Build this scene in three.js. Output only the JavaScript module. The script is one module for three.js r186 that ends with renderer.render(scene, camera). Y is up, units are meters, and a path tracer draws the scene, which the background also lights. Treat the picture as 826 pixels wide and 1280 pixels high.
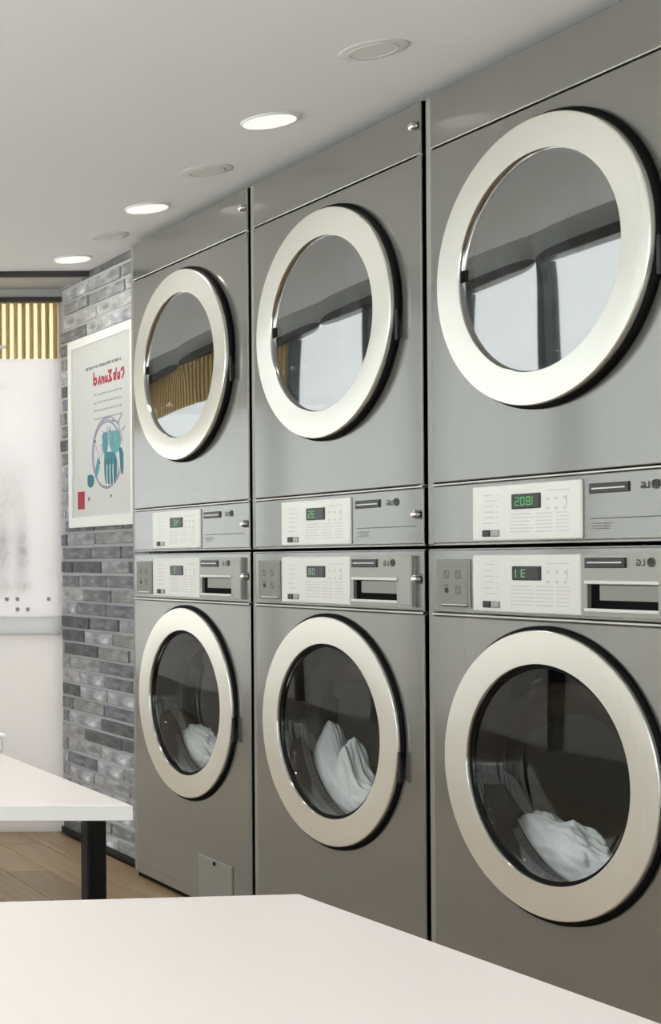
import * as THREE from 'three';
import { RectAreaLightUniformsLib } from 'three/addons/lights/RectAreaLightUniformsLib.js';
import { RoundedBoxGeometry } from 'three/addons/geometries/RoundedBoxGeometry.js';
import { mergeGeometries, mergeVertices, toCreasedNormals } from 'three/addons/utils/BufferGeometryUtils.js';
import { ImprovedNoise } from 'three/addons/math/ImprovedNoise.js';

// ---------------------------------------------------------------- camera, sky, exposure
RectAreaLightUniformsLib.init();
const scene = new THREE.Scene();
const EYE = 1.035;                       // camera height
const F = 1765.2, PX = -633, PY = 706;   // focal length and optical centre in pixels of the 826 x 1280 frame (a crop of a wide picture)
const FULL_W = 2 * (826 - PX), FULL_H = 2 * PY;
const camera = new THREE.PerspectiveCamera(2 * Math.atan(FULL_H / 2 / F) * 180 / Math.PI, FULL_W / FULL_H, 0.05, 200);
camera.position.set(0, EYE, 0);
camera.rotation.z = -0.007;
camera.setViewOffset(FULL_W, FULL_H, FULL_W - 826, 0, 826, 1280);
scene.add(camera);

scene.background = new THREE.Color(0.975, 0.98, 0.99);
scene.backgroundIntensity = 3.0;          // bright hazy sky outside the shop windows
const sun = new THREE.DirectionalLight(0xfffdfa, 40);   // stands behind the building: it lights the street, which bounces into the shop
sun.position.set(9, 13, 3); sun.target.position.set(0, 0, -4);
sun.castShadow = true; sun.shadow.mapSize.set(2048, 2048);
Object.assign(sun.shadow.camera, { left: -16, right: 16, top: 16, bottom: -16, near: 0.5, far: 60 });
scene.add(sun, sun.target);
const renderer = new THREE.WebGLRenderer({ antialias: true });
renderer.toneMapping = THREE.LinearToneMapping;
renderer.toneMappingExposure = 0.78;
renderer.shadowMap.enabled = true;

// ---------------------------------------------------------------- helpers
let seed = 20240611;
const rnd = () => { seed = (seed * 1664525 + 1013904223) >>> 0; return seed / 4294967296; };
const rr = (a, b) => a + (b - a) * rnd();
const noise = new ImprovedNoise();
const fbm = (x, y, z = 0, n = 4) => { let s = 0, a = 0.5, f = 1; for (let i = 0; i < n; i++) { s += a * noise.noise(x * f, y * f, z * f + i * 7.3); a *= 0.5; f *= 2; } return s; };
const taken = {};
const numbered = (n) => { const k = taken[n] ?? 0; taken[n] = k + 1; return k ? `${n}_${String(k).padStart(3, '0')}` : n; };
function part(name, geometry, material, parent, pos, label) {
  const m = new THREE.Mesh(geometry, material);
  m.name = name; m.castShadow = m.receiveShadow = true;
  if (pos) m.position.set(...pos);
  if (label) m.userData.label = label;
  parent.add(m);
  return m;
}
function thing(name, label, category, pos = [0, 0, 0], turn = 0, group) {
  const g = new THREE.Group();
  g.name = numbered(name); g.position.set(...pos); g.rotation.y = turn;
  g.userData = { label, category };
  if (group) g.userData.group = group;
  scene.add(g);
  return g;
}
function structure(name, geometry, material, pos = [0, 0, 0], label, category) {
  const m = part(name, geometry, material, scene, pos);
  m.userData.kind = 'structure';
  if (label) m.userData.label = label;
  if (category) m.userData.category = category;
  return m;
}
const box = (x0, x1, y0, y1, z0, z1) => new THREE.BoxGeometry(x1 - x0, y1 - y0, z1 - z0).translate((x0 + x1) / 2, (y0 + y1) / 2, (z0 + z1) / 2);
const rbox = (x0, x1, y0, y1, z0, z1, r = 0.003, s = 2) => new RoundedBoxGeometry(x1 - x0, y1 - y0, z1 - z0, s, r).translate((x0 + x1) / 2, (y0 + y1) / 2, (z0 + z1) / 2);
// room box from depths: X right, Y up, Z forward of the camera (world z = -Z)
const roomBox = (x0, x1, y0, y1, d0, d1) => box(x0, x1, y0, y1, -d1, -d0);
function dataTex(w, h, fn, srgb = true) {
  const d = new Uint8Array(w * h * 4);
  for (let y = 0; y < h; y++) for (let x = 0; x < w; x++) {
    const c = fn(x / w, y / h), i = (y * w + x) * 4;
    for (let k = 0; k < 3; k++) d[i + k] = Math.max(0, Math.min(255, Math.round(c[k] * 255)));
    d[i + 3] = 255;
  }
  const t = new THREE.DataTexture(d, w, h);
  t.wrapS = t.wrapT = THREE.RepeatWrapping; t.magFilter = THREE.LinearFilter; t.minFilter = THREE.LinearMipmapLinearFilter; t.generateMipmaps = true;
  if (srgb) t.colorSpace = THREE.SRGBColorSpace;
  t.needsUpdate = true;
  return t;
}
function canvasTex(w, h, draw) {
  const c = document.createElement('canvas'); c.width = w; c.height = h;
  const g = c.getContext('2d'); draw(g, w, h);
  const t = new THREE.CanvasTexture(c); t.colorSpace = THREE.SRGBColorSpace;
  return t;
}
// tileable noise on a torus-like blend
const tile = (x, y, f, z = 0, n = 4) => {
  const a = fbm(x * f, y * f, z, n), b = fbm((x - 1) * f, y * f, z, n), c = fbm(x * f, (y - 1) * f, z, n), d = fbm((x - 1) * f, (y - 1) * f, z, n);
  return a * (1 - x) * (1 - y) + b * x * (1 - y) + c * (1 - x) * y + d * x * y;
};
const STD = (o) => new THREE.MeshStandardMaterial(o);
const PHY = (o) => new THREE.MeshPhysicalMaterial(o);

// ---------------------------------------------------------------- materials
const M = {};
M.ceiling = STD({ color: 0xe3e4e7, roughness: 0.75, bumpMap: dataTex(256, 256, (x, y) => { const v = 0.5 + 0.5 * tile(x, y, 30, 3); return [v, v, v]; }, false), bumpScale: 0.0004 });
M.plaster = STD({ color: 0xcfd0cf, roughness: 0.85 });
M.bulkhead = STD({ color: 0xb4b5b4, roughness: 0.7 });
M.darkTrim = STD({ color: 0x3b3b3b, roughness: 0.5 });
M.mullion = PHY({ color: 0x4c4f50, roughness: 0.4, metalness: 0.3 });
M.whitePanel = PHY({ color: 0xebebea, roughness: 0.95, transmission: 0.6, thickness: 0, ior: 1.3 });
M.mortar = STD({ color: 0xb6b6b9, roughness: 0.95 });
M.baseboard = STD({ color: 0x16130f, roughness: 0.6 });
M.pavement = STD({ color: 0xc6c5c2, roughness: 0.9 });
// machines
const steelGrain = dataTex(512, 512, (x, y) => { const v = 0.62 + 0.16 * tile(x, y, 6, 1, 3) + 0.05 * tile(x, y, 90, 2, 2); return [v, v, v]; }, false);
M.panel = PHY({ color: 0x84837f, roughness: 0.40, roughnessMap: steelGrain, metalness: 0.6, clearcoat: 1.0, clearcoatRoughness: 0.07 });
M.panelPale = PHY({ color: 0xa3a39b, roughness: 0.45, metalness: 0.45, clearcoat: 0.3, clearcoatRoughness: 0.2 });
M.panelLight = PHY({ color: 0x92928c, roughness: 0.5, metalness: 0.45, clearcoat: 0.3, clearcoatRoughness: 0.2 });
M.carcass = STD({ color: 0x191a1a, roughness: 0.7 });
M.trim = PHY({ color: 0xb9b9b4, roughness: 0.22, metalness: 1 });
M.chrome = PHY({ color: 0xe6e6e6, roughness: 0.1, metalness: 1 });
M.ring = PHY({ color: 0xe9e7df, roughness: 0.24, metalness: 0.72, anisotropy: 0.5, clearcoat: 0.5, clearcoatRoughness: 0.05 });
M.ringInner = PHY({ color: 0xdcdcd8, roughness: 0.14, metalness: 1 });
M.rubber = PHY({ color: 0x060606, roughness: 0.7, specularIntensity: 0.3 });
M.collar = PHY({ color: 0x121313, roughness: 0.18, clearcoat: 0.8, clearcoatRoughness: 0.1 });
M.black = PHY({ color: 0x0d0d0e, roughness: 0.3 });
M.blackMatt = PHY({ color: 0x060606, roughness: 0.8, specularIntensity: 0.3 });
M.glassDryer = PHY({ color: 0xdde2e3, roughness: 0.02, transmission: 1, thickness: 0, ior: 4.3 });
M.glassWasher = PHY({ color: 0xfafcfb, roughness: 0.01, transmission: 1, thickness: 0, ior: 1.26 });
M.bowl = PHY({ color: 0xfafbfb, roughness: 0.01, transmission: 1, thickness: 0, ior: 1.4 });
M.drum = PHY({
  color: 0x585a5c, roughness: 0.25, metalness: 1,
  map: dataTex(256, 256, (x, y) => { const u = (x * 14) % 1, v = (y * 14) % 1; const on = Math.hypot(u - 0.5, v - 0.5) < 0.2 ? 0.12 : 0.9; return [on, on, on]; }),
});
M.cloth = PHY({ color: 0xf1f2f4, roughness: 0.95, sheen: 0.3 });
M.white = STD({ color: 0xf1f1ee, roughness: 0.5 });
M.switchBlack = STD({ color: 0x151515, roughness: 0.4 });
M.tableTop = PHY({ color: 0xe7dfdc, roughness: 0.32, clearcoat: 0.25, clearcoatRoughness: 0.25 });
M.tableEdge = STD({ color: 0xfafafa, roughness: 0.4 });
M.legBlack = PHY({ color: 0x070707, roughness: 0.5, specularIntensity: 0.4 });
M.lampTrim = STD({ color: 0xdededc, roughness: 0.45 });
M.lampGlow = STD({ color: 0xffffff, roughness: 0.6, emissive: 0xfffbf4, emissiveIntensity: 0.75 });
M.vent = STD({ color: 0xd3d3d3, roughness: 0.6 });
M.vent2 = STD({ color: 0xc4c4c2, roughness: 0.6 });

// ---------------------------------------------------------------- the room
const CEIL = EYE + 1.055, HALL = EYE + 1.72, XS = 0.86, HEAD = EYE + 1.33, XL = -0.40, XB = 2.17, ZB = 5.40, ZEND = 10.6, ZNEAR = -1.2;
const X0 = 2.103, Z0 = 4.657, PITCH = 0.735;          // machine fronts, far end of the row, width of one machine
// floor with planks running away from the camera
const floor = structure('floor', roomBox(XL - 0.1, 3.0, -0.12, -0.012, ZNEAR - 0.1, ZEND + 0.1), STD({ color: 0x5d4632, roughness: 0.8 }), [0, 0, 0], 'oak plank floor of the laundry', 'floor');
{
  const mats = [];
  for (let k = 0; k < 5; k++) {
    const tone = [[0.56, 0.46, 0.34], [0.53, 0.43, 0.31], [0.59, 0.49, 0.36], [0.50, 0.41, 0.30], [0.56, 0.45, 0.32]][k];
    mats.push(PHY({
      roughness: 0.42, clearcoat: 0.15, clearcoatRoughness: 0.3,
      map: dataTex(128, 512, (x, y) => {
        const g = fbm(x * 22 + k * 9, y * 2.5, k, 4) * 0.30 + fbm(x * 70, y * 5, k + 4, 2) * 0.12 + 0.06 * Math.sin((x * 9 + fbm(x * 3, y * 2, k) * 4) * 6);
        return tone.map((c) => c * (1 + g));
      }),
    }));
  }
  const W = 0.15, L = 1.35, plank = new RoundedBoxGeometry(W - 0.003, 0.012, L - 0.003, 1, 0.0012);
  let row = 0;
  for (let x = XL + W / 2; x < XB; x += W, row++) {
    for (let z = ZNEAR + (row * 0.47) % L - L / 2; z < ZEND; z += L) {
      if (z + L / 2 < 0.2) continue;
      const a = Math.max(z, ZNEAR), b = Math.min(z + L, ZEND);
      if (b - a < 0.05) continue;
      const p = part('plank', plank, mats[Math.floor(rnd() * 5)], floor, [x, -0.006, -(a + b) / 2]);
      p.scale.z = (b - a) / L;
    }
  }
}
const ceiling = structure('ceiling', roomBox(XS, 3.0, CEIL, CEIL + 0.12, ZNEAR - 0.1, ZEND + 0.1), M.ceiling, [0, 0, 0], 'flat pale grey lowered ceiling over the machines', 'ceiling');
structure('ceiling_hall', roomBox(XL - 0.14, XS + 0.12, HALL, HALL + 0.12, ZNEAR - 0.1, ZEND + 0.1), M.ceiling, [0, 0, 0], 'higher ceiling over the street side', 'ceiling');
structure('ceiling_step', roomBox(XS, XS + 0.10, CEIL + 0.12, HALL, ZNEAR - 0.1, ZEND + 0.1), M.plaster, [0, 0, 0], 'step between the two ceilings', 'ceiling');
structure('wall_alcove', roomBox(2.96, 3.06, -0.1, CEIL + 0.1, ZNEAR - 0.1, ZB), M.plaster, [0, 0, 0], 'plaster wall behind the machines', 'wall');
structure('wall_front', roomBox(1.0, 3.06, -0.1, HALL + 0.05, ZNEAR - 0.1, ZNEAR), M.plaster, [0, 0, 0], 'plain wall behind the viewer', 'wall');
structure('wall_front_sill', roomBox(XL - 0.1, 1.0, -0.1, 0.24, ZNEAR - 0.1, ZNEAR), M.plaster, [0, 0, 0], 'low sill wall of the shop front behind the viewer', 'wall');
structure('wall_front_lintel', roomBox(XL - 0.1, 1.0, CEIL - 0.05, HALL + 0.05, ZNEAR - 0.1, ZNEAR), M.plaster, [0, 0, 0], 'lintel of the shop front behind the viewer', 'wall');
{
  const w = new THREE.Group(); w.name = 'window_11'; w.userData = { kind: 'structure', label: 'shop front glazing behind the viewer', category: 'window' };
  scene.add(w);
  for (const x of [XL, 0.93]) part('mullion', roomBox(x, x + 0.07, 0.24, CEIL - 0.05, ZNEAR - 0.08, ZNEAR), M.mullion, w);
  for (const [a, b] of [[XL + 0.07, 0.93]]) part('pane', roomBox(a, b, 0.24, CEIL - 0.05, ZNEAR - 0.05, ZNEAR - 0.045), PHY({ color: 0xf4f7f6, roughness: 0, transmission: 1, thickness: 0, ior: 1.45 }), w);
}
structure('wall_right', roomBox(2.12, 2.96, -0.1, CEIL + 0.05, ZNEAR, 2.43), M.plaster, [0, 0, 0], 'plain pier beside the nearest machine', 'wall');
structure('wall_end', roomBox(XL - 0.1, 1.83, CEIL - 0.06, HALL + 0.05, ZEND, ZEND + 0.1), M.plaster, [0, 0, 0], 'plain far end wall over the glazing', 'wall');
structure('wall_end_sill', roomBox(XL - 0.1, 1.83, -0.1, 0.24, ZEND, ZEND + 0.1), M.plaster, [0, 0, 0], 'low sill wall at the far end', 'wall');
structure('wall_corridor', roomBox(1.80, 1.83, -0.1, CEIL + 0.1, ZB + 0.06, ZEND), M.plaster, [0, 0, 0], 'plain side wall beyond the frosted panel', 'wall');
structure('pavement', new THREE.BoxGeometry(60, 0.1, 60).translate(0, -0.2, 0), M.pavement, [0, 0, 0], 'street pavement outside', 'pavement');

// brick pier beyond the machines: every brick proud of pale joints
const brickWall = structure('wall_brick', roomBox(XB + 0.008, 2.96, 0, CEIL + 0.05, Z0 + 0.012, ZB + 0.06), M.mortar, [0, 0, 0], 'grey brick wall with long thin bricks beside the machines', 'wall');
{
  const brickMats = [];
  const tones = [[0.39, 0.39, 0.40], [0.62, 0.62, 0.63], [0.50, 0.50, 0.51], [0.72, 0.72, 0.72], [0.45, 0.45, 0.48], [0.57, 0.57, 0.57], [0.67, 0.67, 0.69]];
  tones.forEach((t, k) => brickMats.push(STD({
    roughness: 0.85,
    map: dataTex(192, 64, (x, y) => {
      const a = fbm(x * 3 + k * 11, y * 1.2, k, 3), w = Math.max(0, fbm(x * 2.2 + 31 * k, y * 1.2 + 5, k + 9, 2) - 0.08) * 0.7, d = Math.max(0, -fbm(x * 3, y * 3 + 13 * k, k, 2) - 0.12) * 0.5;
      return t.map((c) => Math.min(0.9, c * (1 + 0.55 * a - d) + w));
    }),
    bumpMap: dataTex(96, 32, (x, y) => { const v = 0.5 + 0.6 * fbm(x * 9 + k * 3, y * 4, k + 20, 4); return [v, v, v]; }, false), bumpScale: 0.0015,
  })));
  const H = 0.0512, gap = 0.0105, N = Math.ceil((CEIL - 0.012) / H);
  const geos = [0, 1, 2].map((k) => {
    const g = new RoundedBoxGeometry(0.022, H - gap, 0.24, 1, 0.003);
    const p = g.attributes.position;
    for (let i = 0; i < p.count; i++) { const x = p.getX(i), y = p.getY(i), z = p.getZ(i); p.setXYZ(i, x + 0.0022 * noise.noise(y * 40, z * 14, k * 5), y + 0.0016 * noise.noise(z * 12, k * 3, 4), z + 0.003 * noise.noise(y * 60, k, 8)); }
    g.computeVertexNormals();
    return g;
  });
  for (let r = 0; r < N; r++) {
    let z = Z0 + 0.016 - ((r * 0.137 + (r % 3) * 0.05) % 0.25);
    while (z < ZB - 0.006) {
      const len = rr(0.2, 0.3), a = Math.max(z, Z0 + 0.016), b = Math.min(z + len, ZB - 0.004);
      z += len + 0.012;
      if (b - a < 0.03) continue;
      const m = part('brick', geos[Math.floor(rnd() * 3)], brickMats[Math.floor(rnd() * 7)], brickWall, [XB + 0.012 + rr(-0.003, 0.003), (r + 0.5) * H + 0.012 + rr(-0.001, 0.001), -(a + b) / 2]);
      m.scale.z = (b - a) / 0.24;
    }
  }
}
structure('baseboard_right', roomBox(XB - 0.006, XB + 0.009, 0, 0.022, Z0 + 0.014, ZB - 0.002), M.baseboard, [0, 0, 0], 'thin black base strip under the brick wall', 'baseboard');

// short return wall at the end of the bricks: bulkhead, timber slats, frosted glass with print, white lower panel
structure('trim_1', roomBox(1.80, XB + 0.004, CEIL - 0.020, CEIL, ZB - 0.26, ZB - 0.24), M.darkTrim, [0, 0, 0], 'dark strip along the ceiling edge', 'trim');
structure('wall_back', roomBox(1.80, XB + 0.006, CEIL - 0.016, CEIL, ZB - 0.24, ZB + 0.06), M.bulkhead, [0, 0, 0], 'grey bulkhead over the frosted window', 'wall');
structure('wall_back_lintel', roomBox(1.80, XB + 0.006, EYE + 1.008, CEIL - 0.016, ZB, ZB + 0.06), M.bulkhead, [0, 0, 0], 'grey lintel over the slats', 'wall');
structure('trim_2', roomBox(1.80, XB + 0.004, EYE + 0.990, EYE + 1.008, ZB - 0.012, ZB + 0.05), M.darkTrim, [0, 0, 0], 'dark strip over the timber slats', 'trim');
structure('wall_back_panel', roomBox(1.80, XB + 0.004, 0, EYE - 0.285, ZB, ZB + 0.05), M.whitePanel, [0, 0, 0], 'white lower wall panel under the frosted window', 'wall');
{
  const w = new THREE.Group(); w.name = 'window_1'; w.userData = { kind: 'structure', label: 'narrow frosted shop window with printed dots and a slatted timber top', category: 'window' };
  scene.add(w);
  const slatMats = [0xdcc79c, 0xd4bd92, 0xe2cea6].map((c, k) => PHY({ color: c, roughness: 0.95, transmission: 0.4, thickness: 0, ior: 1.2, map: dataTex(32, 128, (x, y) => { const v = 0.93 + 0.2 * fbm(x * 6 + k * 3, y * 3, k); return [v, v, v]; }) }));
  const slat = rbox(-0.0052, 0.0052, 0, 0.215, -0.010, 0.010, 0.002);
  for (let k = 0, x = XB - 0.012; x > 1.81; x -= 0.0302, k++) part('slat', slat, slatMats[k % 3], w, [x, EYE + 0.775, -(ZB + 0.012)]);
  part('slat_panel', roomBox(1.80, XB + 0.004, EYE + 0.775, EYE + 0.99, ZB + 0.026, ZB + 0.03), PHY({ color: 0xfaf1d6, roughness: 0.95, transmission: 0.85, thickness: 0, ior: 1.2 }), w);
  part('slat_rail', roomBox(1.80, 1.962, EYE + 0.812, EYE + 0.826, ZB - 0.006, ZB + 0.002), M.white, w);
  // frosted film, print of soft plant shapes
  const film = dataTex(256, 1024, (x, y) => {
    // y: 0 bottom .. 1 top of the pane (0.99 m), x: 0 .. 1 over 0.37 m
    let v = 0.9 + 0.015 * fbm(x * 3, y * 9, 2);
    const yy = y * 0.99, xx = x * 0.372 - 0.08;
    const blob = (cx, cy, rx, ry) => Math.exp(-(((xx - cx) / rx) ** 2 + ((yy - cy) / ry) ** 2));
    const wob = 0.55 + 0.9 * Math.abs(fbm(xx * 30, yy * 22, 5, 3)) * 2;
    v -= 0.13 * wob * (blob(0.075, 0.27, 0.028, 0.13) + 0.9 * blob(0.148, 0.25, 0.022, 0.10) + 0.35 * blob(0.1, 0.48, 0.07, 0.1) + 0.6 * blob(0.085, 0.12, 0.024, 0.02) + 0.7 * blob(0.158, 0.12, 0.022, 0.02));
    v -= 0.05 * Math.max(0, Math.sin(yy * 60 + fbm(xx * 5, yy * 5, 1) * 9)) * (yy > 0.75 ? 1 : 0) * blob(0.05, 0.83, 0.08, 0.06);
    return [v, v, v * 1.005];
  });
  M.film = PHY({ color: 0xffffff, map: film, roughness: 0.9, transmission: 0.7, thickness: 0, ior: 1.3 });
  part('pane', roomBox(1.80, XB + 0.002, EYE - 0.215, EYE + 0.775, ZB + 0.012, ZB + 0.016), M.film, w, null, 'frosted pane with soft grey print');
  const frost = PHY({ color: 0xd2d4d4, roughness: 0.95, transmission: 0.8, thickness: 0 });
  part('frosted_band', roomBox(1.80, XB + 0.002, EYE - 0.285, EYE - 0.215, ZB + 0.006, ZB + 0.02), frost, w, null, 'grey band under the pane');
  const dot = new THREE.CircleGeometry(0.008, 20).translate(0, 0, 0), dotMat = STD({ color: 0xb4b6b4, roughness: 0.7 });
  for (const [px, py] of [[1.966, -0.146], [2.006, -0.146], [2.126, -0.146], [2.006, -0.185], [2.046, -0.185], [2.086, -0.146], [1.926, -0.146], [1.926, -0.185], [1.966, -0.185]].slice(0, 5)) part('printed_dot', dot, dotMat, w, [px, EYE + py, -(ZB + 0.0112)]);
}
// street side opposite the machines: tall shop windows that light the room and show in the steel
structure('wall_left', roomBox(XL - 0.12, XL, -0.1, 0.24, ZNEAR, ZEND), M.plaster, [0, 0, 0], 'low sill wall on the street side', 'wall');
structure('wall_left_lintel', roomBox(XL - 0.12, XL, HEAD, HALL + 0.02, ZNEAR, ZEND), M.bulkhead, [0, 0, 0], 'grey lintel over the street windows', 'wall');
structure('trim_3', roomBox(XL - 0.06, XL + 0.05, HEAD - 0.06, HEAD, ZNEAR, ZEND), M.darkTrim, [0, 0, 0], 'dark beam above the street windows', 'trim');
{
  const edges = [ZNEAR, 0.3, 1.75, 3.2, 4.65, 6.05, 7.0, 8.35, ZEND];
  const clear = PHY({ color: 0xf4f7f6, roughness: 0.0, transmission: 1, thickness: 0, ior: 1.45 });
  const milky = PHY({ color: 0xf3f3f1, roughness: 0.92, transmission: 0.75, thickness: 0, ior: 1.3 });
  for (let k = 0; k + 1 < edges.length; k++) {
    const w = new THREE.Group(); w.name = `window_${k + 2}`; w.userData = { kind: 'structure', label: `street window bay opposite the machines`, category: 'window' };
    scene.add(w);
    const a = edges[k], b = edges[k + 1];
    part('mullion', roomBox(XL - 0.09, XL + 0.02, 0.24, HEAD - 0.06, a, a + 0.075), M.mullion, w);
    part('transom', roomBox(XL - 0.08, XL - 0.02, 0.80, 0.85, a + 0.075, b), M.mullion, w);
    part('pane', roomBox(XL - 0.055, XL - 0.050, 0.85, HEAD - 0.06, a + 0.075, b), clear, w);
    part('lower_pane', roomBox(XL - 0.055, XL - 0.050, 0.24, 0.80, a + 0.075, b), milky, w);
    if (k === 7) {
      const sm = STD({ color: 0xcdb27a, roughness: 0.6 }), sg = roomBox(XL - 0.035, XL - 0.01, HEAD - 0.40, HEAD - 0.06, -0.024, 0.024);
      for (let z = a + 0.12; z < b; z += 0.09) part('slat', sg, sm, w, [0, 0, -z]);
      part('slat_backing', roomBox(XL - 0.047, XL - 0.04, HEAD - 0.40, HEAD - 0.06, a + 0.075, b), STD({ color: 0x7d6237, roughness: 0.8 }), w);
    }
  }
}

{
  const w = new THREE.Group(); w.name = 'window_10'; w.userData = { kind: 'structure', label: 'glazing of the far end wall', category: 'window' };
  scene.add(w);
  for (const x of [XL, 0.5, 1.3, 1.74]) part('mullion', roomBox(x, x + 0.06, 0.24, CEIL - 0.06, ZEND, ZEND + 0.08), M.mullion, w);
  for (const [a, b] of [[XL + 0.06, 0.5], [0.56, 1.3], [1.36, 1.74]]) part('pane', roomBox(a, b, 0.24, CEIL - 0.06, ZEND + 0.03, ZEND + 0.035), PHY({ color: 0xf4f7f6, roughness: 0, transmission: 1, thickness: 0, ior: 1.45 }), w);
}
// ---------------------------------------------------------------- lamps
const lampRing = new THREE.LatheGeometry([[0.050, 0.004], [0.052, -0.004], [0.058, -0.006], [0.0615, -0.003], [0.062, 0.0]].map(([x, y]) => new THREE.Vector2(x, y)), 40);
const lampDisc = new THREE.CylinderGeometry(0.0565, 0.0565, 0.004, 40);
function downlight(x, z, power, label, group, y = CEIL) {
  const t = thing('ceiling_downlight', label, 'ceiling light', [x, y, -z], 0, group);
  part('trim_ring', lampRing, M.lampTrim, t);
  part('light_diffuser', lampDisc, M.lampGlow, t, [0, -0.0045, 0]);
  const s = new THREE.SpotLight(0xfffaf3, power, 0, 1.2, 0.7, 2);
  s.shadow.radius = 2.6; s.castShadow = true;
  s.position.set(0, -0.012, 0); s.target.position.set(0, -1, 0);
  t.add(s, s.target);
  return t;
}
downlight(1.869, 3.388, 0.35, 'lit round ceiling downlight, largest of the glowing ones, above the middle machine', 'lit downlights over the machines');
downlight(1.961, 4.220, 0.35, 'lit round ceiling downlight above the machine next to the brick wall', 'lit downlights over the machines');
downlight(2.028, 4.925, 0.25, 'faint lit round downlight by the dark ceiling strip at the brick wall', 'lit downlights over the machines');
for (const z of [0.9, 1.9, 2.9, 3.9, 5.2, 6.6, 8.0, 9.4]) downlight(0.35, z, 4, 'round ceiling downlight in the row above the tables', 'downlights above the tables', HALL);
// unlit round covers between them
const coverGeo = new THREE.LatheGeometry([[0, -0.0035], [0.040, -0.0034], [0.052, -0.003], [0.0625, -0.0015], [0.0635, 0.0]].map(([x, y]) => new THREE.Vector2(x, y)).reverse(), 40);
for (const [x, z, label] of [[1.831, 2.927, 'unlit round grey ceiling cover, the nearest and largest one'], [1.939, 3.826, 'unlit round grey ceiling cover between the two bright downlights'], [2.005, 4.591, 'small unlit round ceiling cover beside the faint far downlight']]) {
  const t = thing('ceiling_cover', label, 'ceiling cover', [x, CEIL, -z], 0, 'unlit round ceiling covers');
  part('cover_plate', coverGeo, M.vent, t);
  part('cover_ring', new THREE.TorusGeometry(0.044, 0.0016, 6, 40).rotateX(Math.PI / 2).translate(0, -0.003, 0), M.vent2, t);
}

// ---------------------------------------------------------------- machines
// local frame: x along the row towards the viewer, y up, z out of the front
const hy = (Y) => EYE + Y;
const Y_TOP = 1.035, Y_SEAM = 0.9137, Y_PT = 0.1658, Y_MID = 0.0245, Y_PB = -0.1211, Y_BASE = -1.019, Y_DRY = 0.5916, Y_WASH = -0.4327, R_DOOR = 0.2872;
const U0 = 0.0075, U1 = 0.7275;     // body, with a dark gap to the next one
const UC = PITCH / 2;
function plate(u0, u1, y0, y1, z0, depth, bevel = 0.003, hole) {
  const s = new THREE.Shape();
  const b = bevel;
  s.moveTo(u0 + b, y0 + b); s.lineTo(u1 - b, y0 + b); s.lineTo(u1 - b, y1 - b); s.lineTo(u0 + b, y1 - b); s.closePath();
  if (hole) { const h = new THREE.Path(); h.absarc(hole[0], hole[1], hole[2], 0, Math.PI * 2, true); s.holes.push(h); }
  const g = new THREE.ExtrudeGeometry(s, { depth: depth - b, bevelEnabled: true, bevelThickness: b, bevelSize: b, bevelSegments: 2, curveSegments: 72 });
  g.translate(0, 0, z0);
  // planar uv in metres
  return g;
}
const lathe = (pts, seg = 96) => new THREE.LatheGeometry(pts.map(([r, z]) => new THREE.Vector2(r, z)), seg).rotateX(Math.PI / 2);   // profile radius, out of the front
// lathe's y (after rotateX(90)) becomes +z
const gasketGeo = (R) => lathe([[R - 0.016, 0.002], [R - 0.002, 0.0], [R, 0.006], [R - 0.003, 0.014], [R - 0.014, 0.017], [0.21, 0.012]]);
const gasketGeos = [gasketGeo(0.2945), gasketGeo(0.2960).scale(1, 1, 0.5)];
const ringGeo = toCreasedNormals(lathe([[R_DOOR - 0.001, 0.006], [R_DOOR, 0.012], [R_DOOR - 0.0004, 0.0225], [R_DOOR - 0.0022, 0.0243], [0.25, 0.0238], [0.2195, 0.0225]], 120), 0.25);
const innerLipGeo = lathe([[0.2195, 0.0225], [0.2178, 0.0195], [0.2165, 0.010], [0.2185, -0.004]]);
const paneGeo = lathe([[0.2172, 0.008], [0.15, 0.0095], [0.07, 0.0105], [0.0001, 0.011]]);
const bowlGeo = lathe([[0.217, -0.004], [0.207, -0.015], [0.197, -0.040], [0.186, -0.060], [0.165, -0.070], [0.11, -0.075], [0.0001, -0.077]]);
const collarGeo = lathe([[0.217, -0.002], [0.2165, -0.015], [0.224, -0.025], [0.222, -0.045], [0.232, -0.055], [0.228, -0.072], [0.268, -0.078]]);
const dryerCollarGeo = lathe([[0.2175, -0.004], [0.214, -0.020], [0.221, -0.030], [0.216, -0.050], [0.223, -0.058], [0.223, -0.073], [0.268, -0.078]]);
const drumGeo = (() => { const g = lathe([[0.232, -0.078], [0.305, -0.083], [0.325, -0.10], [0.325, -0.45], [0.31, -0.47], [0.0001, -0.475]], 72); return g; })();
const lifterGeo = rbox(-0.028, 0.028, -0.03, 0.03, -0.45, -0.13, 0.02, 3);
const paneFrameGeo = (R) => lathe([[R + 0.006, -0.004], [R, -0.004]]);

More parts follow.
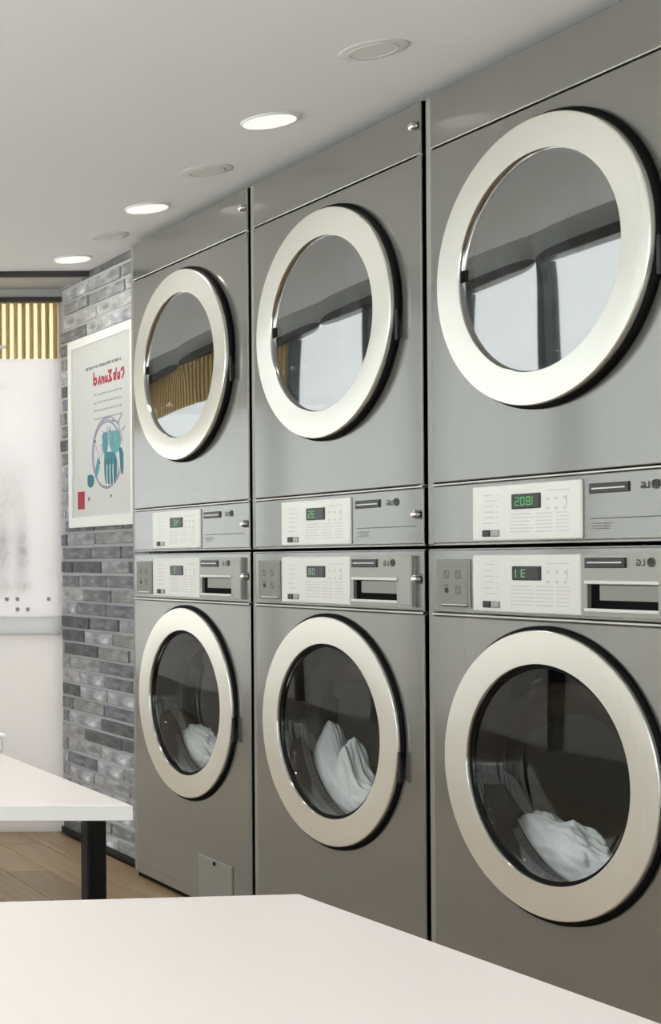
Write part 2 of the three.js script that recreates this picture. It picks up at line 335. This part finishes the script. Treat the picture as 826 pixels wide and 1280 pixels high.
function segDigits(str, on) {          // seven-segment figures, mirrored like the picture
  const seg = { 0: 'abcdef', 1: 'bc', 2: 'abged', 3: 'abgcd', 4: 'fgbc', 5: 'afgcd', 6: 'afgedc', 7: 'abc', 8: 'abcdefg', 9: 'abcdfg', ' ': '' };
  return canvasTex(256, 96, (g, w, h) => {
    g.fillStyle = '#04140a'; g.fillRect(0, 0, w, h);
    g.translate(w, 0); g.scale(-1, 1);
    [...str].forEach((ch, i) => {
      const x = 24 + i * 56, y = 18, W = 34, H = 30;
      g.strokeStyle = on; g.lineWidth = 8; g.lineCap = 'round';
      const L = { a: [x, y, x + W, y], b: [x + W, y, x + W, y + H], c: [x + W, y + H, x + W, y + 2 * H], d: [x, y + 2 * H, x + W, y + 2 * H], e: [x, y + H, x, y + 2 * H], f: [x, y, x, y + H], g: [x, y + H, x + W, y + H] };
      for (const k of seg[ch]) { g.beginPath(); g.moveTo(L[k][0], L[k][1]); g.lineTo(L[k][2], L[k][3]); g.stroke(); }
    });
  });
}
const facePrint = (washer) => canvasTex(606, 240, (g, w, h) => {
  g.fillStyle = washer ? '#efeeea' : '#f1f1ed'; g.fillRect(0, 0, w, h);
  const line = (x, y, l, t, c) => { g.fillStyle = c; for (let k = x; k < x + l;) { const s = 3 + rnd() * 9; g.fillRect(k, y, Math.min(s, x + l - k), t); k += s + 3; } };
  for (let k = 0; k < 6; k++) { line(62 + rr(0, 12), 34 + k * 26, 46 + rr(0, 18), 5, '#c9c9c6'); line(140, 36 + k * 26, 14, 4, '#d2d2cf'); }
  line(430, 30, 120, 5, '#cfcfcb');
  for (let r = 0; r < 2; r++) for (let k = 0; k < 3; k++) { g.fillStyle = '#d3d2cd'; g.fillRect(428 + k * 46, 62 + r * 42, 16, 12); }
  g.fillStyle = '#b9b8b4'; g.fillRect(534, 56, 4, 44);
  for (let k = 0; k < 6; k++) { line(226, 128 + k * 16, 110 + rr(-10, 30), 5, '#cccbc7'); line(370, 128 + k * 16, 90, 5, '#d0cfca'); line(480, 128 + k * 16, 70, 5, '#d3d2ce'); }
});
const faceMats = { dryer: STD({ map: facePrint(false), roughness: 0.4 }), washer: STD({ map: facePrint(true), roughness: 0.4 }) };
const logoTex = canvasTex(256, 128, (g, w, h) => {
  g.clearRect(0, 0, w, h);
  g.translate(w, 0); g.scale(-1, 1);
  g.fillStyle = '#151515'; g.beginPath(); g.arc(62, 64, 44, 0, 7); g.fill();
  g.strokeStyle = '#55554f'; g.lineWidth = 6; g.beginPath(); g.moveTo(62, 40); g.lineTo(62, 84); g.lineTo(82, 84); g.stroke(); g.beginPath(); g.arc(62, 64, 32, 0, 4.6); g.stroke();
  g.fillStyle = '#33332f'; g.font = 'bold 84px sans-serif'; g.textBaseline = 'middle'; g.fillText('LG', 122, 68);
});
const logoMat = STD({ map: logoTex, roughness: 0.5, transparent: true });
const smallPrintTex = canvasTex(256, 64, (g, w, h) => { g.clearRect(0, 0, w, h); g.fillStyle = '#686864'; for (const y of [8, 30, 50]) for (let x = 6; x < 240 - y;) { const s = 5 + rnd() * 14; g.fillRect(x, y, s, 7); x += s + 6; } });
const smallPrint = STD({ map: smallPrintTex, roughness: 0.6, transparent: true });
const iconTex = canvasTex(256, 256, (g, w, h) => {
  g.fillStyle = '#8e8e88'; g.fillRect(0, 0, w, h);
  g.strokeStyle = '#696964'; g.lineWidth = 9;
  for (const [x, y] of [[56, 58], [156, 58], [156, 160]]) { g.strokeRect(x, y, 38, 44); g.beginPath(); g.moveTo(x, y); g.lineTo(x + 38, y + 44); g.stroke(); }
  g.strokeRect(60, 150, 26, 24);
  g.fillStyle = '#1c1c1a'; g.beginPath(); g.arc(76, 186, 18, 0, 7); g.fill();
});
const iconMat = PHY({ map: iconTex, roughness: 0.5, metalness: 0.2 });
const flat = (u0, u1, y0, y1, z) => new THREE.PlaneGeometry(u1 - u0, y1 - y0).translate((u0 + u1) / 2, (y0 + y1) / 2, z);
const displayMat = (tex) => STD({ color: 0x0a120c, map: tex, roughness: 0.25, emissive: 0xffffff, emissiveMap: tex, emissiveIntensity: 0.8 });

function door(t, cy, washer, seenDeg) {
  const d = new THREE.Group(); d.name = 'door'; d.position.set(UC, cy, 0); t.add(d);
  const dz = washer ? -0.009 : 0.001;       // the dryer doors stand further proud than the washer doors
  part('door_gasket', gasketGeos[washer ? 1 : 0], M.rubber, d);
  part('door_ring', ringGeo, M.ring, d, [0, 0, dz]);
  part('inner_lip', innerLipGeo, M.ringInner, d, [0, 0, dz]);
  part('door_glass', paneGeo, washer ? M.glassWasher : M.glassDryer, d, [0, 0, washer ? dz + 0.003 : dz + 0.007]);
  part('glass_bowl', bowlGeo, M.bowl, d);
  const hinge = mergeGeometries([rbox(0.272, 0.2915, -0.080, -0.02, 0.002, 0.010, 0.003), new THREE.CylinderGeometry(0.004, 0.004, 0.07, 14).translate(0.2895, -0.05, 0.011)].map((g) => g.index ? g.toNonIndexed() : g));
  part('hinge', hinge, M.black, d);
  if (!washer) part('latch', rbox(-0.222, -0.196, -0.002, 0.026, 0.004, 0.017, 0.003), M.blackMatt, d);
  part('door_collar', washer ? collarGeo : dryerCollarGeo, washer ? M.collar : M.ringInner, t, [UC, cy, 0]);
  const drum = part('drum', drumGeo, M.drum, t, [UC, cy, 0]);
  for (let k = 0; k < 3; k++) {
    const a = (k / 3) * Math.PI * 2 + 0.5 + seenDeg;
    const l = part('drum_lifter', lifterGeo, M.drum, drum, [Math.cos(a) * 0.298, Math.sin(a) * 0.298, 0]);
    l.rotation.z = a;
  }
}
function shell(y0, y1) {   // open-fronted cabinet of sheet metal
  const a = U0, b = U1, z1 = -0.004, z0 = -0.74, w = 0.02;
  return mergeGeometries([box(a, a + w, y0, y1, z0, z1), box(b - w, b, y0, y1, z0, z1), box(a + w, b - w, y0, y0 + w, z0, z1), box(a + w, b - w, y1 - w, y1, z0, z1), box(a + w, b - w, y0 + w, y1 - w, z0, z0 + w)]);
}
function controls(t, y, washer, tex) {
  const o = washer ? -0.1485 : 0;   // the washer's panel sits below the joint
  const yb = y(washer ? -0.113 : 0.0365), yt = y(washer ? 0.006 : 0.151);
  const p = part('control_panel', (() => { const g = rbox(0.158, 0.462, yb, yt, -0.002, 0.0035, 0.003); return g; })(), M.white, t);
  part('panel_print', flat(0.161, 0.459, yb + 0.003, yt - 0.003, 0.0038), faceMats[washer ? 'washer' : 'dryer'], p);
  const dy0 = y(washer ? -0.0455 : 0.1005), dy1 = y(washer ? -0.0185 : 0.1295);
  part('display_frame', rbox(0.277, 0.357, dy0 - 0.001, dy1 + 0.001, 0.002, 0.0062, 0.002), M.black, p);
  part('display_screen', flat(0.281, 0.353, dy0 + 0.002, dy1 - 0.002, 0.0065), displayMat(tex), p);
  const by = yb + 0.008;
  part('start_button', rbox(0.192, 0.214, by, by + 0.014, 0.002, 0.0075, 0.002), M.switchBlack, p);
  part('stop_button', rbox(0.217, 0.240, by, by + 0.014, 0.002, 0.0075, 0.002), M.panelPale, p);
  return p;
}
function lockKnob(t, u, y) {
  const k = part('lock_knob', mergeGeometries([new THREE.CylinderGeometry(0.0095, 0.011, 0.012, 20).rotateX(Math.PI / 2).translate(0, 0, 0.006), new THREE.SphereGeometry(0.0088, 16, 10).scale(1, 1, 0.5).translate(0, 0, 0.012)]), M.chrome, t, [u, y, 0.001]);
  return k;
}
const order = ['beside the brick wall', 'in the middle of the row', 'nearest the viewer, largest in the picture'];
const dryTex = [segDigits(' 42 ', '#4fdc5c'), segDigits('  35', '#4fdc5c'), segDigits('1805', '#4fdc5c')];
const washTex = [segDigits('  3 ', '#7fae84'), segDigits('  08', '#9cb79c'), segDigits('  31', '#7fe089')];
function tower(i) {
  const zl = -(Z0 - i * PITCH);
  // ---- dryer, upper half
  {
    const by = hy(Y_MID) + 0.004;
    const t = thing('tumble_dryer', `grey steel tumble dryer, upper machine ${order[i]}`, 'dryer', [X0, by, zl], -Math.PI / 2, 'stacked dryers');
    const y = (Y) => hy(Y) - by;
    part('cabinet', shell(0.0, y(Y_TOP)), M.panel, t);
    part('edge_flange', rbox(U0, 0.026, 0.002, y(Y_TOP) - 0.001, -0.012, -0.0015, 0.002), M.panelLight, t);
    part('front_panel', plate(0.024, U1, y(Y_PT) + 0.0015, y(Y_SEAM) - 0.002, -0.012, 0.012, 0.0025, [UC, y(Y_DRY), 0.222]), M.panel, t);
    part('top_fascia', plate(0.024, U1, y(Y_SEAM) + 0.002, y(Y_TOP), -0.012, 0.012, 0.0025), M.panel, t);
    part('control_band', plate(0.024, U1, 0.004, y(Y_PT) - 0.006, -0.012, 0.0115, 0.0025), M.panel, t);
    part('band_trim', rbox(0.024, U1, y(Y_PT) - 0.0055, y(Y_PT) - 0.0005, -0.006, 0.0015, 0.0015), M.trim, t, null, 'thin bright strip over the controls');
    controls(t, y, false, dryTex[i]);
    const slot = part('card_slot', plate(0.479, 0.573, y(0.1215), y(0.1405), -0.004, 0.0065, 0.0015), M.black, t);
    part('slot_mouth', rbox(0.486, 0.566, y(0.1285), y(0.1325), -0.002, 0.0036, 0.001), M.trim, slot);
    part('brand_badge', flat(0.592, 0.646, y(0.119), y(0.1445), 0.0008), logoMat, t);
    part('band_groove', rbox(0.482, 0.70, y(0.0728), y(0.0745), -0.003, 0.0008, 0.0004), M.mullion, t);
    part('small_print', flat(0.484, 0.535, y(0.052), y(0.067), 0.0007), smallPrint, t);
    door(t, y(Y_DRY), false, i * 0.7);
    lockKnob(t, 0.7135, y(0.100));
    lockKnob(t, 0.7135, y(0.982));
  }
  // ---- washer, lower half
  {
    const t = thing('washing_machine', `grey steel front-loading washing machine, lower machine ${order[i]}`, 'washing machine', [X0, 0, zl], -Math.PI / 2, 'stacked washers');
    const y = (Y) => hy(Y);
    const yTop = y(Y_MID) - 0.004, yB = y(Y_BASE);
    part('cabinet', shell(yB, yTop), M.panel, t);
    part('plinth', box(U0 + 0.004, U1 - 0.004, 0, yB, -0.70, -0.012), M.blackMatt, t);
    part('edge_flange', rbox(U0, 0.026, yB + 0.001, yTop - 0.002, -0.012, -0.0015, 0.002), M.panelLight, t);
    part('front_panel', plate(0.024, U1, yB, y(Y_PB) - 0.007, -0.012, 0.012, 0.0025, [UC, y(Y_WASH), 0.222]), M.panel, t);
    part('control_band', plate(0.024, U1, y(Y_PB) + 0.001, yTop - 0.002, -0.012, 0.0115, 0.0025), M.panel, t);
    part('band_trim', rbox(0.024, U1, y(Y_PB) - 0.0065, y(Y_PB), -0.006, 0.003, 0.002), M.trim, t, null, 'thin bright strip under the controls');
    controls(t, y, true, washTex[i]);
    const cover = part('coin_cover', plate(0.040, 0.147, y(-0.107), y(-0.003), -0.004, 0.0065, 0.002), M.panelLight, t);
    part('cover_icons', flat(0.046, 0.141, y(-0.094), y(-0.010), 0.0030), iconMat, cover);
    part('cover_grip', rbox(0.062, 0.142, y(-0.1055), y(-0.0985), 0.001, 0.007, 0.003), M.trim, cover);
    // detergent drawer: frame of four bars around a deep grip, so that the recess is real
    const dr = new THREE.Group(); dr.name = 'detergent_drawer'; t.add(dr);
    const sy0 = y(-0.0985), sy1 = y(-0.0485), su0 = 0.482, su1 = 0.647, fy0 = y(-0.112), fy1 = y(0.006), fu0 = 0.467, fu1 = 0.70, zf = 0.009;
    part('drawer_front', mergeGeometries([box(fu0, fu1, sy1, fy1, -0.004, zf), box(fu0, fu1, fy0, sy0, -0.004, zf), box(fu0, su0, sy0, sy1, -0.004, zf), box(su1, fu1, sy0, sy1, -0.004, zf)]), M.panelPale, dr);
    part('grip_recess', box(su0, su1, sy0, sy1, -0.0035, 0.001), M.blackMatt, dr);
    part('grip_lip', rbox(su0 - 0.004, su1 + 0.004, sy1 - 0.003, sy1 + 0.004, 0.006, 0.0135, 0.0025), M.white, dr);
    part('grip_base', rbox(su0 - 0.004, su1 + 0.004, sy0 - 0.006, sy0 + 0.001, 0.006, 0.0135, 0.0025), M.white, dr);
    part('grip_flap', rbox(su0 + 0.026, su1, sy0 + 0.016, sy1 - 0.004, 0.001, 0.006, 0.0015), M.panelLight, dr);
    part('card_slot', plate(0.479, 0.576, y(-0.0205), y(-0.0015), 0.006, 0.0065, 0.0015), M.black, dr);
    part('brand_badge', flat(0.592, 0.646, y(-0.023), y(0.0025), zf + 0.0006), logoMat, dr);
    part('slot_mouth', rbox(0.486, 0.569, y(-0.0125), y(-0.0085), 0.008, 0.0135, 0.001), M.trim, dr);
    part('end_strip', rbox(0.661, 0.697, fy0 + 0.004, fy1 - 0.004, 0.006, zf + 0.0015, 0.002), M.panelPale, dr);
    door(t, y(Y_WASH), true, i * 0.9 + 0.3);
    lockKnob(t, 0.7135, y(-0.047));
    const fl = part('service_flap', plate(0.437, 0.628, y(-1.012), y(-0.878), -0.002, 0.006, 0.0015), M.panelLight, t);
    part('flap_screw', new THREE.CylinderGeometry(0.006, 0.006, 0.003, 14).rotateX(Math.PI / 2).translate(0.533, y(-0.888), 0.005), M.blackMatt, fl);
  }
}
for (let i = 0; i < 3; i++) tower(i);

// ---------------------------------------------------------------- laundry inside the washers
function heap(i, w, h, d, peak, OFF, LOW, label) {   // bundle of cloth resting in the bottom of the drum, against the glass
  // OFF, LOW: place in the drum, from its axis
  const g = new THREE.SphereGeometry(1, 80, 52), p = g.attributes.position;
  for (let k = 0; k < p.count; k++) {
    let x = p.getX(k), y = p.getY(k), z = p.getZ(k);
    const n = 1 + 0.25 * fbm(x * 1.5 + i * 7, y * 1.5, z * 1.5, 3) + 0.16 * Math.abs(fbm(x * 3.5 + i * 3, y * 3.5, z * 3.5, 3)) * 2;
    let X = x * n * w, Y = y * n * h, Z = Math.max(-1.0, Math.min(1.0, z * n)) * d;
    if (y > 0) Y += peak * y * (Math.exp(-(((x + 0.25) / 0.24) ** 2)) + 0.75 * Math.exp(-(((x - 0.38) / 0.18) ** 2)));
    const R = 0.316, xx = X + OFF, yy = Y + LOW, r = Math.hypot(xx, yy);
    if (r > R) { X = xx * R / r - OFF; Y = yy * R / r - LOW; }
    p.setXYZ(k, X, Y, Z);
  }
  g.computeVertexNormals();
  const m = part(numbered('laundry_pile'), g, M.cloth, scene, [X0 + 0.084 + d, hy(Y_WASH) + LOW, -(Z0 - i * PITCH - UC - OFF)]);
  m.rotation.y = -Math.PI / 2;
  m.userData = { label, category: 'laundry', group: 'laundry inside the washers' };
}
heap(0, 0.12, 0.085, 0.05, 0.0, -0.20, -0.185, 'small white laundry bundle in the washer beside the brick wall');
heap(1, 0.15, 0.085, 0.05, 0.12, -0.18, -0.20, 'white laundry heaped up in folds inside the middle washer');
heap(2, 0.165, 0.085, 0.05, 0.02, -0.165, -0.215, 'pale white laundry lying low in the largest, nearest washer');

// ---------------------------------------------------------------- poster on the bricks
{
  const y0 = hy(0.122), y1 = hy(0.811), zf = 5.272, zn = 4.73, W = zf - zn, H = y1 - y0;
  const t = thing('framed_poster', 'white framed poster with teal drawing and red lettering on the brick wall', 'poster', [XB - 0.006, y0, -(zf + zn) / 2], -Math.PI / 2);
  const fr = 0.030;
  part('frame', mergeGeometries([box(-W / 2, W / 2, 0, fr * 1.25, 0, 0.016), box(-W / 2, W / 2, H - fr, H, 0, 0.016), box(-W / 2, -W / 2 + fr, fr * 1.25, H - fr, 0, 0.016), box(W / 2 - fr, W / 2, fr * 1.25, H - fr, 0, 0.016)]), M.white, t, null, 'white frame');
  const art = canvasTex(760, 960, (g, w, h) => {
    g.fillStyle = '#d3d4d2'; g.fillRect(0, 0, w, h);
    g.lineCap = 'round'; g.lineJoin = 'round';
    // small headline and body lines: too small to read, drawn as broken strokes
    const words = (x0, x1, y, t, c) => { g.fillStyle = c; for (let x = x0; x < x1;) { const s = 8 + rnd() * 26; g.fillRect(x, y + rnd() * 3, Math.min(s, x1 - x), t); x += s + 7; } };
    words(180, 640, 128, 15, '#6b6f6e');
    for (let k = 0; k < 4; k++) words(290, 640, 288 + k * 44, 10, '#9c9f9d');
    // red script line, reversed as in the picture
    g.strokeStyle = '#a81f3d'; g.lineWidth = 17;
    const st = (pts) => { g.beginPath(); g.moveTo(...pts[0]); for (const q of pts.slice(1)) g.lineTo(...q); g.stroke(); };
    st([[288, 172], [286, 226], [306, 236], [324, 222], [318, 204], [296, 204]]);
    st([[344, 236], [364, 200], [372, 236]]); st([[392, 236], [394, 206], [416, 212], [418, 236]]); st([[436, 208], [438, 234], [460, 234], [460, 208]]);
    st([[480, 184], [514, 184], [490, 210], [516, 234], [478, 236]]); st([[548, 236], [544, 206], [568, 206], [564, 236], [574, 184]]); st([[594, 208], [594, 236], [614, 236], [616, 208]]);
    st([[636, 196], [660, 188], [668, 214], [646, 238]]);
    // teal drawing in a loose ring of lilac lines
    g.strokeStyle = '#8d8aa0'; g.lineWidth = 7;
    for (let k = 0; k < 5; k++) { g.beginPath(); g.ellipse(455 + rr(-8, 8), 628 + rr(-10, 10), 176 + k * 6, 186 + rr(-12, 12), rr(-0.2, 0.2), rr(0, 1), rr(4.6, 6.1)); g.stroke(); }
    g.lineWidth = 9; g.strokeStyle = '#7f7c98'; st([[520, 452], [590, 470], [622, 446], [640, 430]]); st([[640, 520], [672, 500]]);
    const teal = ['#3f8f97', '#2f7f8a', '#5fa6a9', '#27707f', '#4a9aa0'];
    const shape = (pts, c) => { g.fillStyle = c; g.beginPath(); g.moveTo(...pts[0]); for (let k = 1; k < pts.length; k++) { const [a, b] = pts[k], [c2, d] = pts[(k + 1) % pts.length]; g.quadraticCurveTo(a, b, (a + c2) / 2, (b + d) / 2); } g.closePath(); g.fill(); };
    shape([[390, 520], [460, 490], [470, 560], [452, 640], [400, 620]], teal[0]);
    shape([[470, 510], [600, 500], [640, 570], [590, 640], [490, 620]], teal[2]);
    shape([[420, 620], [560, 610], [585, 700], [560, 790], [430, 800], [410, 700]], teal[1]);
    shape([[600, 610], [650, 590], [660, 740], [625, 760]], teal[3]);
    shape([[330, 640], [375, 650], [340, 730], [300, 760], [290, 720]], teal[4]);
    shape([[196, 730], [270, 722], [292, 770], [250, 806], [190, 790]], teal[3]);
    g.strokeStyle = '#dfe8e8'; g.lineWidth = 9; for (const x of [452, 490, 528]) st([[x, 690], [x - 4, 730], [x + 4, 800]]);
    g.strokeStyle = '#1d5563'; g.lineWidth = 8; for (const x of [470, 508, 548, 438]) st([[x, 660], [x + 3, 720], [x - 3, 790]]);
    g.strokeStyle = '#6f7d94'; g.lineWidth = 5;
    for (let k = 0; k < 16; k++) { const x = rr(330, 600), y = rr(470, 600); st([[x, y], [x + rr(-40, 40), y + rr(-30, 30)], [x + rr(-50, 50), y + rr(0, 60)]]); }
    g.lineWidth = 6; g.strokeStyle = '#9a97ad'; st([[300, 740], [286, 640], [296, 560], [330, 600], [356, 640], [350, 690]]); st([[560, 640], [590, 690], [596, 760]]);
    g.fillStyle = '#33415e'; for (const [x, y] of [[352, 668], [500, 858], [300, 548]]) { g.beginPath(); g.arc(x, y, 9, 0, 7); g.fill(); }
    // red block low on one side
    g.fillStyle = '#a3142f'; g.fillRect(58, 792 + 24, 96, 100); g.fillStyle = '#6d5c60'; g.beginPath(); g.arc(212, 862, 12, 0, 7); g.fill();
  });
  part('print', flat(-W / 2 + fr, W / 2 - fr, fr * 1.25, H - fr, 0.009), STD({ map: art, roughness: 0.55 }), t);
  part('backing_board', box(-W / 2 + 0.004, W / 2 - 0.004, 0.004, H - 0.004, 0.001, 0.008), M.white, t);
}

// ---------------------------------------------------------------- tables
const TABLE_Y = EYE - 0.335, THICK = 0.0225;
function table(name, corner, turn, w, d, label, inset) {
  // corner: far-right or near-right corner in room coordinates (X, Z); w runs away from the machines, d along the row
  const t = thing(name, label, 'table', [corner[0], 0, -corner[1]], turn, 'white folding tables');
  part('table_top', rbox(-w, 0, TABLE_Y - THICK, TABLE_Y, 0, d, 0.0025), M.tableTop, t);
  const band = new THREE.Shape([[-w - 0.001, -0.001], [0.001, -0.001], [0.001, d + 0.001], [-w - 0.001, d + 0.001]].map(([a, b]) => new THREE.Vector2(a, b)));
  band.holes.push(new THREE.Path([[-w + 0.004, 0.004], [-w + 0.004, d - 0.004], [-0.004, d - 0.004], [-0.004, 0.004]].map(([a, b]) => new THREE.Vector2(a, b))));
  part('edge_band', new THREE.ExtrudeGeometry(band, { depth: THICK - 0.003, bevelEnabled: false }).rotateX(Math.PI / 2).translate(0, TABLE_Y - 0.0015, 0), M.tableEdge, t, null, 'white edge band');
  const s = 0.026, i = inset;
  for (const [x, z] of [[-i[0], i[1]], [-w + i[0], i[1]], [-i[0], d - i[1]], [-w + i[0], d - i[1]]]) {
    const l = part('leg', rbox(x - s / 2, x + s / 2, 0, TABLE_Y - THICK, z - s / 2, z + s / 2, 0.003), M.legBlack, t);
    part('foot', new THREE.CylinderGeometry(0.014, 0.016, 0.006, 16).translate(x, 0.003, z), M.rubber, l);
  }
  return t;
}
// near table: its far right corner at (0.805, 1.415), turned a little; local z runs towards the viewer
table('folding_table', [0.805, 1.415], 0.078, 1.1, 0.75, 'white table in the foreground, its top cut by the bottom of the picture', [0.06, 0.06]);
// far table: near right corner at (0.872, 1.935)
{
  const d = 0.72, a = -0.022;
  table('folding_table', [0.872 - Math.sin(a) * d, 1.935 + Math.cos(a) * d], a, 1.12, d, 'white table with black legs standing between the near table and the brick wall', [0.047, 0.013]);
}
{
  const t = thing('white_box', 'small white box at the edge of the far table', 'box', [0.80, TABLE_Y, -2.52], 0.1);
  part('box_body', rbox(-0.085, 0.085, 0, 0.026, -0.06, 0.06, 0.006, 3), M.white, t);
  part('box_lid', rbox(-0.088, 0.088, 0.026, 0.034, -0.063, 0.063, 0.0035, 3), M.tableEdge, t);
}

scene.traverse((o) => { if (o.isMesh) { o.castShadow = true; o.receiveShadow = true; } });
renderer.render(scene, camera);
